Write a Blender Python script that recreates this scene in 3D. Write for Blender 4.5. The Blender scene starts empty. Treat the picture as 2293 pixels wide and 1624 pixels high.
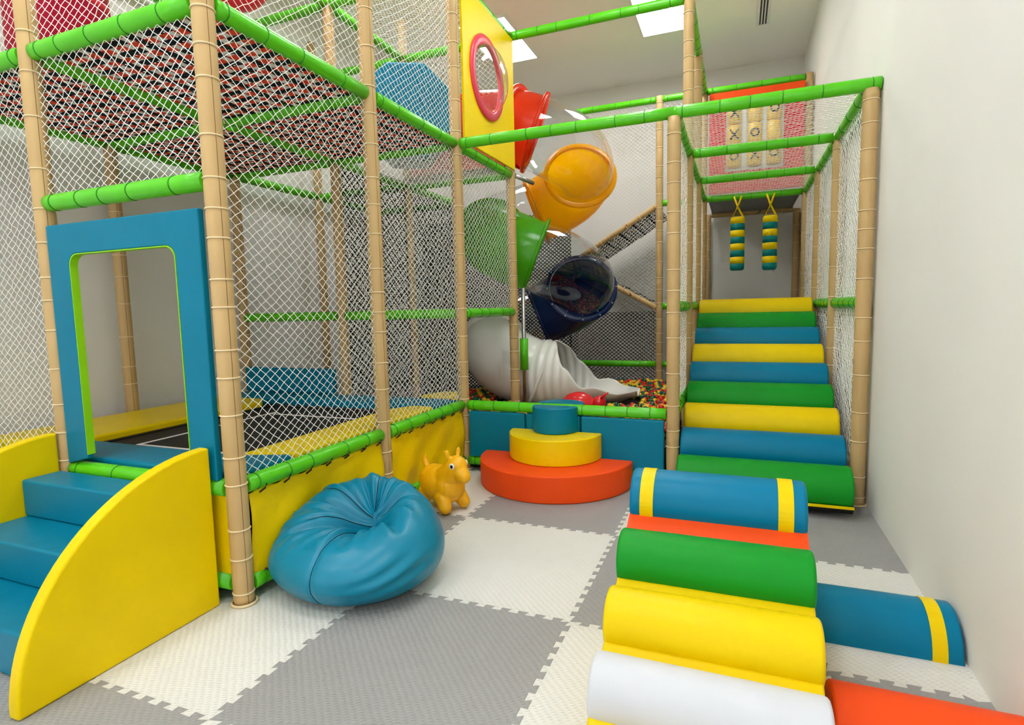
import bpy, bmesh, math, random
import numpy as np
from mathutils import Matrix, Vector
random.seed(7); rng = np.random.default_rng(7)
SC = bpy.context.scene
COL = SC.collection
PI = math.pi

# ------------------------------------------------------------------ camera
F_PX, YAW, PITCH, ROLL = 1264.0, -0.3806, -0.0957, -0.0227
CAM = Vector((1.6699, -2.2895, 1.3855))
def camera():
    f = Vector((math.sin(YAW)*math.cos(PITCH), math.cos(YAW)*math.cos(PITCH), math.sin(PITCH)))
    r = Vector((math.cos(YAW), -math.sin(YAW), 0)); d = f.cross(r)
    cr, sr = math.cos(ROLL), math.sin(ROLL)
    r2 = cr*r - sr*d; d2 = sr*r + cr*d
    cd = bpy.data.cameras.new('camera'); cd.sensor_width = 36; cd.sensor_fit = 'HORIZONTAL'
    cd.lens = F_PX/2293*36; cd.clip_start = .02; cd.clip_end = 100
    o = bpy.data.objects.new('camera', cd); COL.objects.link(o)
    m = Matrix((( r2.x, -d2.x, -f.x, CAM.x), (r2.y, -d2.y, -f.y, CAM.y), (r2.z, -d2.z, -f.z, CAM.z), (0,0,0,1)))
    o.matrix_world = m; SC.camera = o
camera()

# ------------------------------------------------------------------ world, light, exposure
w = bpy.data.worlds.new('world'); SC.world = w; w.use_nodes = True
w.node_tree.nodes['Background'].inputs[0].default_value = (.96, .985, 1, 1)
w.node_tree.nodes['Background'].inputs[1].default_value = 1.8
SC.view_settings.view_transform = 'Standard'; SC.view_settings.look = 'None'
SC.view_settings.gamma = 1.0; SC.view_settings.use_curve_mapping = False
SC.view_settings.exposure = -0.13
SC.cycles.max_bounces = 7; SC.cycles.diffuse_bounces = 5; SC.cycles.glossy_bounces = 2; SC.cycles.transparent_max_bounces = 12
SC.cycles.use_adaptive_sampling = True; SC.cycles.adaptive_threshold = .12; SC.cycles.adaptive_min_samples = 14
PANEL_STRENGTH = 19.0          # the ceiling panels; an even world fill, added for brightness, enters the open front
PANELS = [(x, y) for y in (4.85, 1.95, -0.95, -3.3) for x in (0.8, -1.25)]

# ------------------------------------------------------------------ materials
def lin(c):
    c = [v/255 for v in c]
    return tuple((v/12.92 if v <= .04045 else ((v+.055)/1.055)**2.4) for v in c) + (1,)
def nn(nt, t, **k):
    n = nt.nodes.new(t)
    for a, b in k.items(): setattr(n, a, b)
    return n
MATS = {}
def base(name, rgb, rough=.5, spec=.5, metal=0, coat=0):
    m = bpy.data.materials.new(name); m.use_nodes = True; MATS[name] = m
    b = m.node_tree.nodes['Principled BSDF']
    b.inputs['Base Color'].default_value = lin(rgb); b.inputs['Roughness'].default_value = rough
    b.inputs['Specular IOR Level'].default_value = spec; b.inputs['Metallic'].default_value = metal
    b.inputs['Coat Weight'].default_value = coat
    return m
def varied(name, rgb, rough=.5, spec=.5, amt=.12, scale=6, bump=.0, bscale=30, bdist=.01, coat=0, stretch=(1,1,1)):
    """principled with a gentle noise in the colour and relief from a second noise"""
    m = base(name, rgb, rough, spec, 0, coat); nt = m.node_tree; b = nt.nodes['Principled BSDF']
    tc = nn(nt, 'ShaderNodeTexCoord'); mp = nn(nt, 'ShaderNodeMapping')
    mp.inputs['Scale'].default_value = stretch
    nt.links.new(tc.outputs['Object'], mp.inputs['Vector'])
    n = nn(nt, 'ShaderNodeTexNoise'); n.inputs['Scale'].default_value = scale; n.inputs['Detail'].default_value = 3
    nt.links.new(mp.outputs[0], n.inputs['Vector'])
    r = nn(nt, 'ShaderNodeValToRGB'); c = lin(rgb)
    r.color_ramp.elements[0].color = tuple(v*(1-amt) for v in c[:3])+(1,)
    r.color_ramp.elements[1].color = tuple(min(1, v*(1+amt)) for v in c[:3])+(1,)
    r.color_ramp.elements[0].position = .3; r.color_ramp.elements[1].position = .7
    nt.links.new(n.outputs['Fac'], r.inputs['Fac']); nt.links.new(r.outputs['Color'], b.inputs['Base Color'])
    if bump:
        n2 = nn(nt, 'ShaderNodeTexNoise'); n2.inputs['Scale'].default_value = bscale; n2.inputs['Detail'].default_value = 4
        nt.links.new(mp.outputs[0], n2.inputs['Vector'])
        bp = nn(nt, 'ShaderNodeBump'); bp.inputs['Strength'].default_value = bump; bp.inputs['Distance'].default_value = bdist
        nt.links.new(n2.outputs['Fac'], bp.inputs['Height']); nt.links.new(bp.outputs['Normal'], b.inputs['Normal'])
    return m
def vinyl(name, rgb, rough=.38, bump=.25, bscale=7, amt=.05):
    return varied(name, rgb, rough, .16, amt, 3, bump, bscale, .012)
M_BLUE = vinyl('teal blue vinyl', (0, 118, 148))
M_BLUE_B = vinyl('bright blue vinyl', (0, 118, 156), .36)
M_YEL = vinyl('yellow vinyl', (236, 203, 0))
M_SKIRT = vinyl('yellow tarpaulin', (236, 202, 0), .42, .9, 5)
M_GRN = vinyl('green vinyl', (18, 144, 38), .42)
M_ORG = vinyl('orange vinyl', (240, 78, 22), .48)
M_WHTV = vinyl('white vinyl', (208, 210, 216), .42)
M_BAG = varied('beanbag leatherette', (0, 124, 156), .33, .35, .06, 4, .35, 9, .012)
M_LIME = vinyl('lime vinyl', (140, 205, 20))
M_REDV = vinyl('red vinyl', (214, 52, 66))
M_CORAL = vinyl('coral vinyl', (226, 84, 84))
M_CRIM = vinyl('crimson vinyl', (168, 14, 46), .3)
M_GREYV = vinyl('grey vinyl', (120, 122, 122))
M_BLACKV = varied('black trampoline fabric', (22, 22, 24), .6, .3, .2, 40, .3, 90, .002)
M_BLACK = base('black plastic', (14, 14, 15), .5)
M_FOAM = varied('tan foam sleeve', (196, 164, 112), .42, .3, .09, 5, .3, 26, .004, stretch=(1, 1, .35))
def add_seam(m, a0=-.35):
    """the stitched joint that runs down every foam sleeve"""
    nt = m.node_tree; b = nt.nodes['Principled BSDF']; src = b.inputs['Base Color'].links[0].from_socket
    tc = nn(nt, 'ShaderNodeTexCoord'); sx = nn(nt, 'ShaderNodeSeparateXYZ'); nt.links.new(tc.outputs['Object'], sx.inputs[0])
    at = nn(nt, 'ShaderNodeMath', operation='ARCTAN2'); nt.links.new(sx.outputs[1], at.inputs[0]); nt.links.new(sx.outputs[0], at.inputs[1])
    sb = nn(nt, 'ShaderNodeMath', operation='SUBTRACT'); sb.inputs[1].default_value = a0; nt.links.new(at.outputs[0], sb.inputs[0])
    ab = nn(nt, 'ShaderNodeMath', operation='ABSOLUTE'); nt.links.new(sb.outputs[0], ab.inputs[0])
    lt = nn(nt, 'ShaderNodeMath', operation='LESS_THAN'); lt.inputs[1].default_value = .035; nt.links.new(ab.outputs[0], lt.inputs[0])
    mx = nn(nt, 'ShaderNodeMix', data_type='RGBA'); nt.links.new(lt.outputs[0], mx.inputs[0]); nt.links.new(src, mx.inputs[6]); mx.inputs[7].default_value = lin((120, 88, 52))
    nt.links.new(mx.outputs[2], b.inputs['Base Color'])
add_seam(M_FOAM)
M_TUBE = varied('green foam sleeve', (84, 196, 12), .3, .5, .06, 8, .25, 20, .004)
M_TIE = base('cream cable tie', (226, 204, 160), .5)
M_TIEG = base('green cable tie', (34, 132, 26), .5)
M_NET = base('white netting', (246, 244, 240), .7, .2)
M_NETB = base('darkening black netting', (24, 24, 26), .7, .2)
M_SRED = base('red webbing', (240, 78, 52), .75, .2)
M_SBLK = base('black webbing', (26, 36, 42), .75, .2)
M_SWHT = base('white webbing', (236, 228, 226), .75, .2)
M_PBLUE = base('navy plastic', (10, 34, 84), .22)
M_PRED = base('red plastic', (244, 66, 24), .22)
M_PYEL = base('yellow plastic', (250, 186, 4), .22)
M_PGRN = base('green plastic', (88, 190, 30), .22)
M_PWHT = varied('white plastic', (226, 224, 218), .25, .5, .03, 3)
M_METAL = base('galvanised steel', (190, 190, 190), .3, .5, 1)
M_HOP = base('yellow rubber', (250, 182, 0), .42)
M_HOPR = base('red rubber', (226, 34, 44), .18)
M_EYEW = base('eye white', (240, 240, 240), .3)
M_EYEB = base('eye black', (10, 10, 12), .2)
M_PINK = base('pink ring plastic', (226, 62, 88), .3)
M_YPAN = vinyl('yellow plastic sheet', (244, 212, 0), .4, .5, 3)
M_TEALS = vinyl('dark teal stripe', (10, 120, 116), .4)
M_WOODC = base('cream cylinder', (240, 196, 70), .4)
M_BALLS = [base('red ball plastic', (214, 34, 24), .3), base('yellow ball plastic', (240, 196, 30), .3), base('green ball plastic', (6, 92, 62), .3)]
M_WALL = varied('white wall paint', (228, 227, 222), .75, .2, .02, 1.2, .05, 60, .004)
M_CEIL = varied('ceiling paint', (250, 249, 243), .85, .15, .015, 1)
M_SUB = base('screed', (120, 118, 114), .9)
M_TRIMW = base('white painted metal', (235, 235, 232), .4)
def glowing(m, amt):
    nt = m.node_tree; b = nt.nodes['Principled BSDF']; o = nt.nodes['Material Output']
    t = nn(nt, 'ShaderNodeBsdfTranslucent'); t.inputs[0].default_value = b.inputs['Base Color'].default_value
    x = nn(nt, 'ShaderNodeMixShader'); x.inputs[0].default_value = amt
    nt.links.new(b.outputs[0], x.inputs[1]); nt.links.new(t.outputs[0], x.inputs[2]); nt.links.new(x.outputs[0], o.inputs[0])
for m_ in (M_PYEL, M_PRED, M_PGRN): glowing(m_, .45)
def clear_mat():
    m = bpy.data.materials.new('clear plastic'); m.use_nodes = True; nt = m.node_tree; nt.nodes.clear()
    o = nn(nt, 'ShaderNodeOutputMaterial'); t = nn(nt, 'ShaderNodeBsdfTransparent'); g = nn(nt, 'ShaderNodeBsdfGlossy')
    t.inputs[0].default_value = (.90, .915, .92, 1); g.inputs['Roughness'].default_value = .06
    g.inputs[0].default_value = (1, 1, 1, 1)
    f = nn(nt, 'ShaderNodeLayerWeight'); f.inputs['Blend'].default_value = .5
    pw = nn(nt, 'ShaderNodeMath', operation='POWER'); pw.inputs[1].default_value = 3; ml = nn(nt, 'ShaderNodeMath', operation='MULTIPLY_ADD'); ml.inputs[1].default_value = .75; ml.inputs[2].default_value = .05
    nt.links.new(f.outputs['Facing'], pw.inputs[0]); nt.links.new(pw.outputs[0], ml.inputs[0])
    x = nn(nt, 'ShaderNodeMixShader'); nt.links.new(ml.outputs[0], x.inputs[0]); nt.links.new(t.outputs[0], x.inputs[1]); nt.links.new(g.outputs[0], x.inputs[2])
    nt.links.new(x.outputs[0], o.inputs[0]); return m
M_CLEAR = clear_mat()
def emit_mat():
    m = bpy.data.materials.new('lit diffuser'); m.use_nodes = True; nt = m.node_tree; nt.nodes.clear()
    o = nn(nt, 'ShaderNodeOutputMaterial'); e = nn(nt, 'ShaderNodeEmission')
    e.inputs[0].default_value = (.97, .99, 1, 1); e.inputs[1].default_value = PANEL_STRENGTH
    nt.links.new(e.outputs[0], o.inputs[0]); return m
M_LAMP = emit_mat()
def tile_mat(name, rgb):
    """EVA mat: a fine pressed weave of short bars"""
    m = varied(name, rgb, .55, .35, .03, 2.5); nt = m.node_tree; b = nt.nodes['Principled BSDF']
    tc = nn(nt, 'ShaderNodeTexCoord'); mp = nn(nt, 'ShaderNodeMapping'); mp.inputs['Rotation'].default_value = (0, 0, PI/4)
    nt.links.new(tc.outputs['Object'], mp.inputs[0])
    ws = []
    for ax, sc in (('X', 22), ('Y', 12)):                       # short raised bars in staggered rows
        wv = nn(nt, 'ShaderNodeTexWave', wave_type='BANDS', bands_direction=ax); wv.inputs['Scale'].default_value = sc
        wv.inputs['Distortion'].default_value = 1.6; wv.inputs['Detail'].default_value = 1; wv.inputs['Detail Scale'].default_value = 2.2
        nt.links.new(mp.outputs[0], wv.inputs['Vector']); ws.append(wv)
    br = nn(nt, 'ShaderNodeMath', operation='MULTIPLY'); nt.links.new(ws[0].outputs['Fac'], br.inputs[0]); nt.links.new(ws[1].outputs['Fac'], br.inputs[1])
    bp = nn(nt, 'ShaderNodeBump'); bp.inputs['Strength'].default_value = .55; bp.inputs['Distance'].default_value = .0035
    nt.links.new(br.outputs[0], bp.inputs['Height']); nt.links.new(bp.outputs[0], b.inputs['Normal'])
    return m
M_TG = tile_mat('grey foam mat', (150, 149, 148)); M_TW = tile_mat('cream foam mat', (215, 214, 208))

# ------------------------------------------------------------------ object helpers
WM = {}
def tag(o, label=None, cat=None, group=None, kind=None):
    if label: o['label'] = label
    if cat: o['category'] = cat
    if group: o['group'] = group
    if kind: o['kind'] = kind
    return o
def put(o, parent, world):
    o.parent = parent; WM[o.name] = world
    o.matrix_basis = (WM[parent.name].inverted() @ world) if parent else world
def thing(name, label, cat, loc=(0, 0, 0), group=None, kind=None):
    o = bpy.data.objects.new(name, None); o.empty_display_size = .1; COL.objects.link(o)
    put(o, None, Matrix.Translation(loc)); return tag(o, label, cat, group, kind)
def mk(name, vf, mat, parent=None, smooth=False, world=None, bevel=0, angle=40):
    """one mesh object; without `world` the vertices are world coordinates and the origin goes to the base"""
    v, f = vf; me = bpy.data.meshes.new(name)
    v = np.asarray(v, float)
    if world is None:
        c = Vector(((v[:,0].min()+v[:,0].max())/2, (v[:,1].min()+v[:,1].max())/2, v[:,2].min()))
        v = v-np.array(c); world = Matrix.Translation(c)
    me.from_pydata(v.tolist(), [], f if isinstance(f, list) else f.tolist()); 
    me.materials.append(mat)
    if smooth: me.polygons.foreach_set('use_smooth', [True if smooth != 'side' else len(p.vertices) == 4 for p in me.polygons])
    me.update()
    o = bpy.data.objects.new(name, me); COL.objects.link(o); put(o, parent, world)
    if bevel:
        b = o.modifiers.new('bevel', 'BEVEL'); b.width = bevel; b.segments = 3; b.limit_method = 'ANGLE'; b.angle_limit = math.radians(angle)
        me.polygons.foreach_set('use_smooth', [True]*len(me.polygons))
        wn = o.modifiers.new('wn', 'WEIGHTED_NORMAL')
    return o
def inst(name, me, parent, world):
    o = bpy.data.objects.new(name, me); COL.objects.link(o); put(o, parent, world); return o
def join(parts):
    V, F, n = [], [], 0
    for v, f in parts:
        v = np.asarray(v, float); V.append(v)
        F += [[i+n for i in q] for q in (f if isinstance(f, list) else f.tolist())]; n += len(v)
    return np.vstack(V), F
def box(x0, x1, y0, y1, z0, z1):
    v = [(x, y, z) for z in (z0, z1) for x, y in ((x0, y0), (x1, y0), (x1, y1), (x0, y1))]
    return v, [[3,2,1,0], [4,5,6,7], [0,1,5,4], [1,2,6,5], [2,3,7,6], [3,0,4,7]]
def extrude(poly, axis, a, b):
    """closed 2-D outline pushed from a to b along an axis; outline in the other two axes, in order"""
    n = len(poly); rest = [k for k in range(3) if k != axis]; V = []
    for t in (a, b):
        for p in poly:
            q = [0, 0, 0]; q[axis] = t; q[rest[0]] = p[0]; q[rest[1]] = p[1]; V.append(q)
    F = [[i, (i+1) % n, n+(i+1) % n, n+i] for i in range(n)] + [list(range(n))[::-1], list(range(n, 2*n))]
    area = sum(poly[i][0]*poly[(i+1) % n][1]-poly[(i+1) % n][0]*poly[i][1] for i in range(n))
    if (area < 0) ^ (axis == 1) ^ (b < a): F = [q[::-1] for q in F]
    return V, F
def frame_of(d):
    d = Vector(d).normalized(); a = Vector((0, 0, 1)) if abs(d.z) < .9 else Vector((1, 0, 0))
    u = d.cross(a).normalized(); return u, u.cross(d), d
def sweep(path, radii, seg=16, cap=True, up=None):
    path = [Vector(p) for p in path]; V, F = [], []; n = len(path)
    for i, p in enumerate(path):
        d = path[min(i+1, n-1)]-path[max(i-1, 0)]
        u, v, _ = frame_of(d); r = radii[i] if hasattr(radii, '__len__') else radii
        for k in range(seg):
            a = 2*PI*k/seg; V.append(p+u*math.cos(a)*r+v*math.sin(a)*r)
    for i in range(n-1):
        for k in range(seg):
            F.append([i*seg+k, i*seg+(k+1) % seg, (i+1)*seg+(k+1) % seg, (i+1)*seg+k])
    if cap: F += [list(range(seg))[::-1], list(range((n-1)*seg, n*seg))]
    return [tuple(p) for p in V], F
def torus(R, r, n=20, m=6):
    V = [((R+r*math.cos(b))*math.cos(a), (R+r*math.cos(b))*math.sin(a), r*math.sin(b)) for a in [2*PI*i/n for i in range(n)] for b in [2*PI*j/m for j in range(m)]]
    F = [[i*m+j, ((i+1) % n)*m+j, ((i+1) % n)*m+(j+1) % m, i*m+(j+1) % m] for i in range(n) for j in range(m)]
    return V, F
def ball(c, r, n=16, m=10):
    r = r if hasattr(r, '__len__') else (r, r, r)
    V = [(c[0], c[1], c[2]-r[2])]
    for j in range(1, m):
        t = PI*j/m
        for i in range(n): V.append((c[0]+r[0]*math.sin(t)*math.cos(2*PI*i/n), c[1]+r[1]*math.sin(t)*math.sin(2*PI*i/n), c[2]-r[2]*math.cos(t)))
    V.append((c[0], c[1], c[2]+r[2])); L = len(V)-1; F = []
    for i in range(n):
        F.append([0, 1+(i+1) % n, 1+i]); F.append([L, L-n+i, L-n+(i+1) % n])
        for j in range(m-2): F.append([1+j*n+i, 1+j*n+(i+1) % n, 1+(j+1)*n+(i+1) % n, 1+(j+1)*n+i])
    return V, F
def mesh_of(name, vf, mat, smooth=True):
    me = bpy.data.meshes.new(name); me.from_pydata([tuple(p) for p in vf[0]], [], vf[1]); me.materials.append(mat)
    if smooth: me.polygons.foreach_set('use_smooth', [True]*len(me.polygons))
    return me
def rot_to(d):
    u, v, d = frame_of(d); return Matrix((u, v, d)).transposed().to_4x4()
def solidify(o, t, off=0):
    s = o.modifiers.new('thick', 'SOLIDIFY'); s.thickness = t; s.offset = off; return o

# ------------------------------------------------------------------ room shell
XL, XR, YF, YB, ZC = -3.12, 2.5, -4.6, 7.05, 4.85
tag(mk('floor', box(XL, XR, YF, YB, -.2, -.014), M_SUB), kind='structure')
tag(mk('wall_right', box(XR, XR+.2, YF, YB, -.2, ZC), M_WALL), kind='structure')
tag(mk('wall_left', box(XL-.2, XL, YF, YB, -.2, ZC), M_WALL), kind='structure')
tag(mk('wall_back', box(XL-.2, XR+.2, YB, YB+.2, -.2, ZC), M_WALL), kind='structure')
tag(mk('wall_front', box(XL-.2, XR+.2, YF-.2, YF, 3.9, ZC), M_WALL), kind='structure')   # lintel; the front below is left open to admit the world fill
tag(mk('ceiling', box(XL-.2, XR+.2, YF-.2, YB+.2, ZC, ZC+.2), M_CEIL), kind='structure')
floor = bpy.data.objects['floor']
# interlocking mats, 1 m square, dovetail teeth along every shared edge
NT = 12
def edge_path():
    P = [(0, 0)]; d = .0125; h = .5/NT
    for k in range(NT):
        a = k/NT
        P += [(a+h*.28-.006, d), (a+h*.28+h-.004+.006, d), (a+h*.28+h-.004-.006, -d), (a+2*h+h*.28+.006-.012, -d)]
    P = [p for p in P if 0.012 < p[0] < .988]
    return [(0, 0)]+P+[(1, 0)]
EP = edge_path()
def tile(i, j, gap=.0006):
    def hor(y, x0, x1, s):
        if x1-x0 < .99: return [(x0, y), *[(x0+t, y+d-s*gap) for t, d in EP[1:-1] if t < (x1-x0)-.03], (x1, y)]
        return [(x0+t, y+d-s*gap) for t, d in EP]
    def ver(x, y0, s): return [(x+d-s*gap, y0+t) for t, d in EP]
    x0, x1 = max(i, XL), min(i+1, XR)
    bot = hor(j, i, x1, -1); top = hor(j+1, i, x1, 1)
    right = ver(i+1, j, 1) if i+1 < XR else [(x1, j), (x1, j+1)]
    left = ver(i, j, -1) if i > -3 else [(XL, j), (XL, j+1)]
    if i <= -3: bot[0] = (XL, j); top[0] = (XL, j+1)
    P = bot[:-1]+right[:-1]+top[::-1][:-1]+left[::-1][:-1]
    mk('floor_tile', extrude(P, 2, -.0135, 0), M_TW if (i+j) % 2 == 0 else M_TG, floor)
for i in range(-3, 3):
    for j in range(-4, 3): tile(i, j)

# ceiling lamps
for k, (x, y) in enumerate(PANELS):
    seen = {(0.8, 4.85): 'bright rectangular ceiling light panel nearer the slot vent', (-1.25, 4.85): 'bright rectangular ceiling light panel beside the yellow porthole wall'}
    t = thing('ceiling_light', seen.get((x, y), 'ceiling light panel out of view %s, nearer the %s' % ({1.95: 'above the round steps', -.95: 'above the foam ramp', -3.3: 'behind the camera'}.get(y, ''), 'right wall' if x > 0 else 'left wall')), 'light', (x, y, ZC-.03), 'ceiling light panels')
    mk('frame', join([box(x-.32, x-.30, y-.62, y+.62, ZC-.03, ZC-.001), box(x+.30, x+.32, y-.62, y+.62, ZC-.03, ZC-.001), box(x-.30, x+.30, y-.62, y-.60, ZC-.03, ZC-.001), box(x-.30, x+.30, y+.60, y+.62, ZC-.03, ZC-.001)]), M_TRIMW, t)
    mk('diffuser', box(x-.30, x+.30, y-.60, y+.60, ZC-.022, ZC-.008), M_LAMP, t)
t = thing('slot_vent', 'white linear ceiling vent with three black slots', 'vent', (1.91, 5.1, ZC-.012))
mk('faceplate', box(1.835, 1.985, 4.4, 5.8, ZC-.012, ZC-.001), M_TRIMW, t)
for k in range(3): mk('slot', box(1.868+k*.033, 1.886+k*.033, 4.42, 5.77, ZC-.0135, ZC-.0115), M_BLACK, t)

# ------------------------------------------------------------------ the frame: sleeved posts and tubes
TIE_ME = mesh_of('cable_tie', torus(.0475, .0042, 20, 6), M_TIE)
TIEG_ME = mesh_of('beam_tie', torus(.0418, .0028, 18, 5), M_TIEG)
FOOT_ME = mesh_of('foot_ring', torus(.056, .007, 22, 6), M_TIE)
def tie_spots(L, lo=.12, hi=.27, a=.06):
    s, out = a, []
    while s < L-.04: out.append(s); s += random.uniform(lo, hi)
    return out
def sleeve(parent, name, p0, p1, r, mat, tie_me, ties=True, lo=.12, hi=.27):
    p0, p1 = Vector(p0), Vector(p1); d = (p1-p0); L = d.length; d.normalize()
    sp = tie_spots(L, lo, hi); st = [(0, r*.97)]
    for s in sp:
        st += [(s-.018, r), (s, r*.93), (s+.018, r)]
    st = [q for q in st if q[0] >= 0]
    st += [(L, r*.97)]; st.sort()
    path = [p0+d*s for s, _ in st]
    o = mk(name, sweep(path, [q[1] for q in st], 16), mat, parent, smooth=False)
    me = o.data; sm = [len(p.vertices) == 4 for p in me.polygons]; me.polygons.foreach_set('use_smooth', sm)
    R = rot_to(d)
    if ties == 'stuff':
        V = [(np.array([tuple(Matrix.Translation(p0+d*s) @ R @ v.co) for v in tie_me.vertices]), [list(p.vertices) for p in tie_me.polygons]) for s in sp]
        if V: tag(mk(tie_me.name+'s', join(V), tie_me.materials[0], o), kind='stuff')
    elif ties:
        for s in sp: inst(tie_me.name, tie_me, o, Matrix.Translation(p0+d*s) @ R)
    return o
def post(fr, x, y, z1, ties=True, z0=0):
    o = sleeve(fr, 'post', (x, y, z0), (x, y, z1), .048, M_FOAM, TIE_ME, ties)
    if z0 == 0: inst('foot_ring', FOOT_ME, o, Matrix.Translation((x, y, .007)))
    return o
def beam(fr, a, b, ties=True):
    a, b = Vector(a), Vector(b); d = (b-a).normalized()
    return sleeve(fr, 'tube', a+d*.047, b-d*.047, .043, M_TUBE, TIEG_ME, ties, .16, .34)
X3, X2, X1 = -2.98, -1.75, -.52
YS = (-.36, .84, 2.04, 3.26, 4.48, 5.7)
ZT = 4.1
tf = thing('play_tower', 'tall tan post and green tube frame around the trampoline, two storeys high', 'play frame', (X1, .84, 0))
for x in (X1, X2):
    for y in YS[:5]:
        if (x, y) in ((X1, YS[4]), (X2, YS[1])): continue
        if (x, y) == (X2, YS[0]) or x == X1: post(tf, x, y, 4.78 if y < 3 else 4.14, True if y < 3.5 else 'stuff')
        else: post(tf, x, y, 4.5, 'stuff')
for y in YS[:5]: post(tf, X3, y, 4.5, 'stuff')
for k in range(4):                                  # tubes running front to back
    for x in (X1, X2, X3):
        if x == X1 and k == 3: continue
        near = True if x == X1 else 'stuff'
        beam(tf, (x, YS[k], 2.75), (x, YS[k+1], 2.75), near)
        if x != X1 or k >= 2: beam(tf, (x, YS[k], ZT), (x, YS[k+1], ZT), 'stuff')
    if k < 2:
        beam(tf, (X1, YS[k], .57), (X1, YS[k+1], .57)); beam(tf, (X1, YS[k], .085), (X1, YS[k+1], .085), 'stuff')
for k in range(5):                                  # tubes running left to right
    y = YS[k]
    for a, b in ((X3, X2), (X2, X1)):
        if k == 4 and b == X1: continue
        beam(tf, (a, y, 2.75), (b, y, 2.75), True if k == 0 else 'stuff')
        if k > 1: beam(tf, (a, y, ZT), (b, y, ZT), 'stuff')
beam(tf, (X2, YS[0], 1.99), (X1, YS[0], 1.99)); beam(tf, (X2, YS[0], .565), (X1, YS[0], .565)); beam(tf, (X2, YS[0], .1), (X1, YS[0], .1), 'stuff')
beam(tf, (X3, YS[0], .565), (X2, YS[0], .565), 'stuff')
for a, b in ((X3, X2), (X2, X1)): beam(tf, (a, YS[2], 1.35), (b, YS[2], 1.35), 'stuff')
beam(tf, (X1, YS[2], 1.35), (X1, YS[3], 1.35))

XA, XB, XM = 1.23, 2.44, .67
rf = thing('climbing_frame', 'tan post and green tube frame around the roller ramp and ball pit', 'play frame', (XA, YS[2], 0))
post(rf, XA, YS[2], 2.72); post(rf, XB, YS[2], 2.72)
for y in YS[3:]: post(rf, XA, y, 4.14, 'stuff' if y > 4 else True); post(rf, XB, y, 2.72 if y < 5 else 4.14, 'stuff' if y > 4 else True)
post(rf, XA, 6.92, 2.72, 'stuff'); post(rf, XB, 6.92, 2.72, 'stuff'); post(rf, XM, 5.7, 4.14, 'stuff')
beam(rf, (X1, YS[2], 2.75), (XA+.05, YS[2], 2.75)); beam(rf, (XA-.05, YS[2], 2.75), (XR+.04, YS[2], 2.75))
beam(rf, (X1, YS[2], .565), (XA, YS[2], .565)); beam(rf, (X1, YS[2], .085), (XA, YS[2], .085), 'stuff')
beam(rf, (X1, YS[3], ZT), (XA, YS[3], ZT)); 
for k in (2, 3, 4):
    for x in (XA, XB):
        beam(rf, (x, YS[k], 2.75), (x, YS[k+1], 2.75), 'stuff'); beam(rf, (x, YS[k], 1.37), (x, YS[k+1], 1.37), 'stuff')
    beam(rf, (XA, YS[k+1], 2.75), (XB, YS[k+1], 2.75), 'stuff')
    if k > 2: beam(rf, (XA, YS[k], ZT), (XA, YS[k+1], ZT), 'stuff')
beam(rf, (XA, YS[2], .57), (XA, YS[3], .57), 'stuff')
beam(rf, (XA, 5.7, ZT), (XB, 5.7, ZT), 'stuff'); beam(rf, (X1, 5.7, ZT), (XM, 5.7, ZT), 'stuff'); beam(rf, (XM, 5.7, ZT), (XA, 5.7, ZT), 'stuff')
for z in (.57, 1.37, 2.75): beam(rf, (XM, 5.7, z), (XA, 5.7, z), 'stuff')
beam(rf, (X1, 5.7, .57), (XM, 5.7, .57), 'stuff')
# brown handrails of the zig-zag ramps behind the slide
for a, b in (((XM, 5.7, 2.74), (-.42, 5.7, 2.1)), ((XM, 5.7, 1.33), (-.3, 5.7, 1.86))):
    sleeve(rf, 'handrail', a, b, .038, M_FOAM, TIE_ME, 'stuff')
sleeve(rf, 'back_rail', (XA+.05, 6.92, 2.72), (XB-.05, 6.92, 2.72), .045, M_FOAM, TIE_ME, 'stuff')

# ------------------------------------------------------------------ nets: every strand is a little prism
def net(label, o, u, v, W, H, cw=.06, ch=.05, r=.0018, sag=0., dip=0., mat=None, name='safety_net', cat='net', group='white safety nets', parent=None):
    nw, nh = max(1, round(W/cw)), max(1, round(H/ch)); I, J = 2*nw, 2*nh
    o, u, v = np.array(o, float), np.array(u, float), np.array(v, float); n = np.cross(u, v)
    i, j = np.meshgrid(np.arange(I+1), np.arange(J+1), indexing='ij')
    s, t = i*W/I, j*H/J; a, b = np.sin(PI*s/W), np.sin(PI*t/H)
    js, jt = rng.normal(0, .0022, s.shape)*(a > .1), rng.normal(0, .0022, s.shape)*(b > .1)
    P = o+(s+js)[..., None]*u+(t+jt-dip*a*b)[..., None]*v+(sag*a*b+rng.normal(0, .002, s.shape))[..., None]*n
    m = (i+j) % 2 == 0; ii, jj = i[m], j[m]; E = []
    k = (ii < I) & (jj < J); E.append(np.stack([ii[k], jj[k], ii[k]+1, jj[k]+1], 1))
    k = (ii < I) & (jj > 0); E.append(np.stack([ii[k], jj[k], ii[k]+1, jj[k]-1], 1))
    E = np.vstack(E); A, B = P[E[:,0], E[:,1]], P[E[:,2], E[:,3]]
    d = B-A; d /= np.linalg.norm(d, axis=1, keepdims=True); q = np.cross(d, n)
    N = len(A); V = np.zeros((N, 6, 3))
    for c in range(3):
        w_ = (math.cos(2*PI*c/3+.5)*q+math.sin(2*PI*c/3+.5)*n)*r
        V[:, c] = A+w_; V[:, 3+c] = B+w_
    b0 = (np.arange(N)*6)[:, None, None]; Fq = np.array([[0,1,4,3], [1,2,5,4], [2,0,3,5]])[None]+b0
    ob = mk(name, (V.reshape(-1, 3), Fq.reshape(-1, 4)), mat or M_NET, parent)
    return tag(ob, label, cat, group) if parent is None else ob
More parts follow.
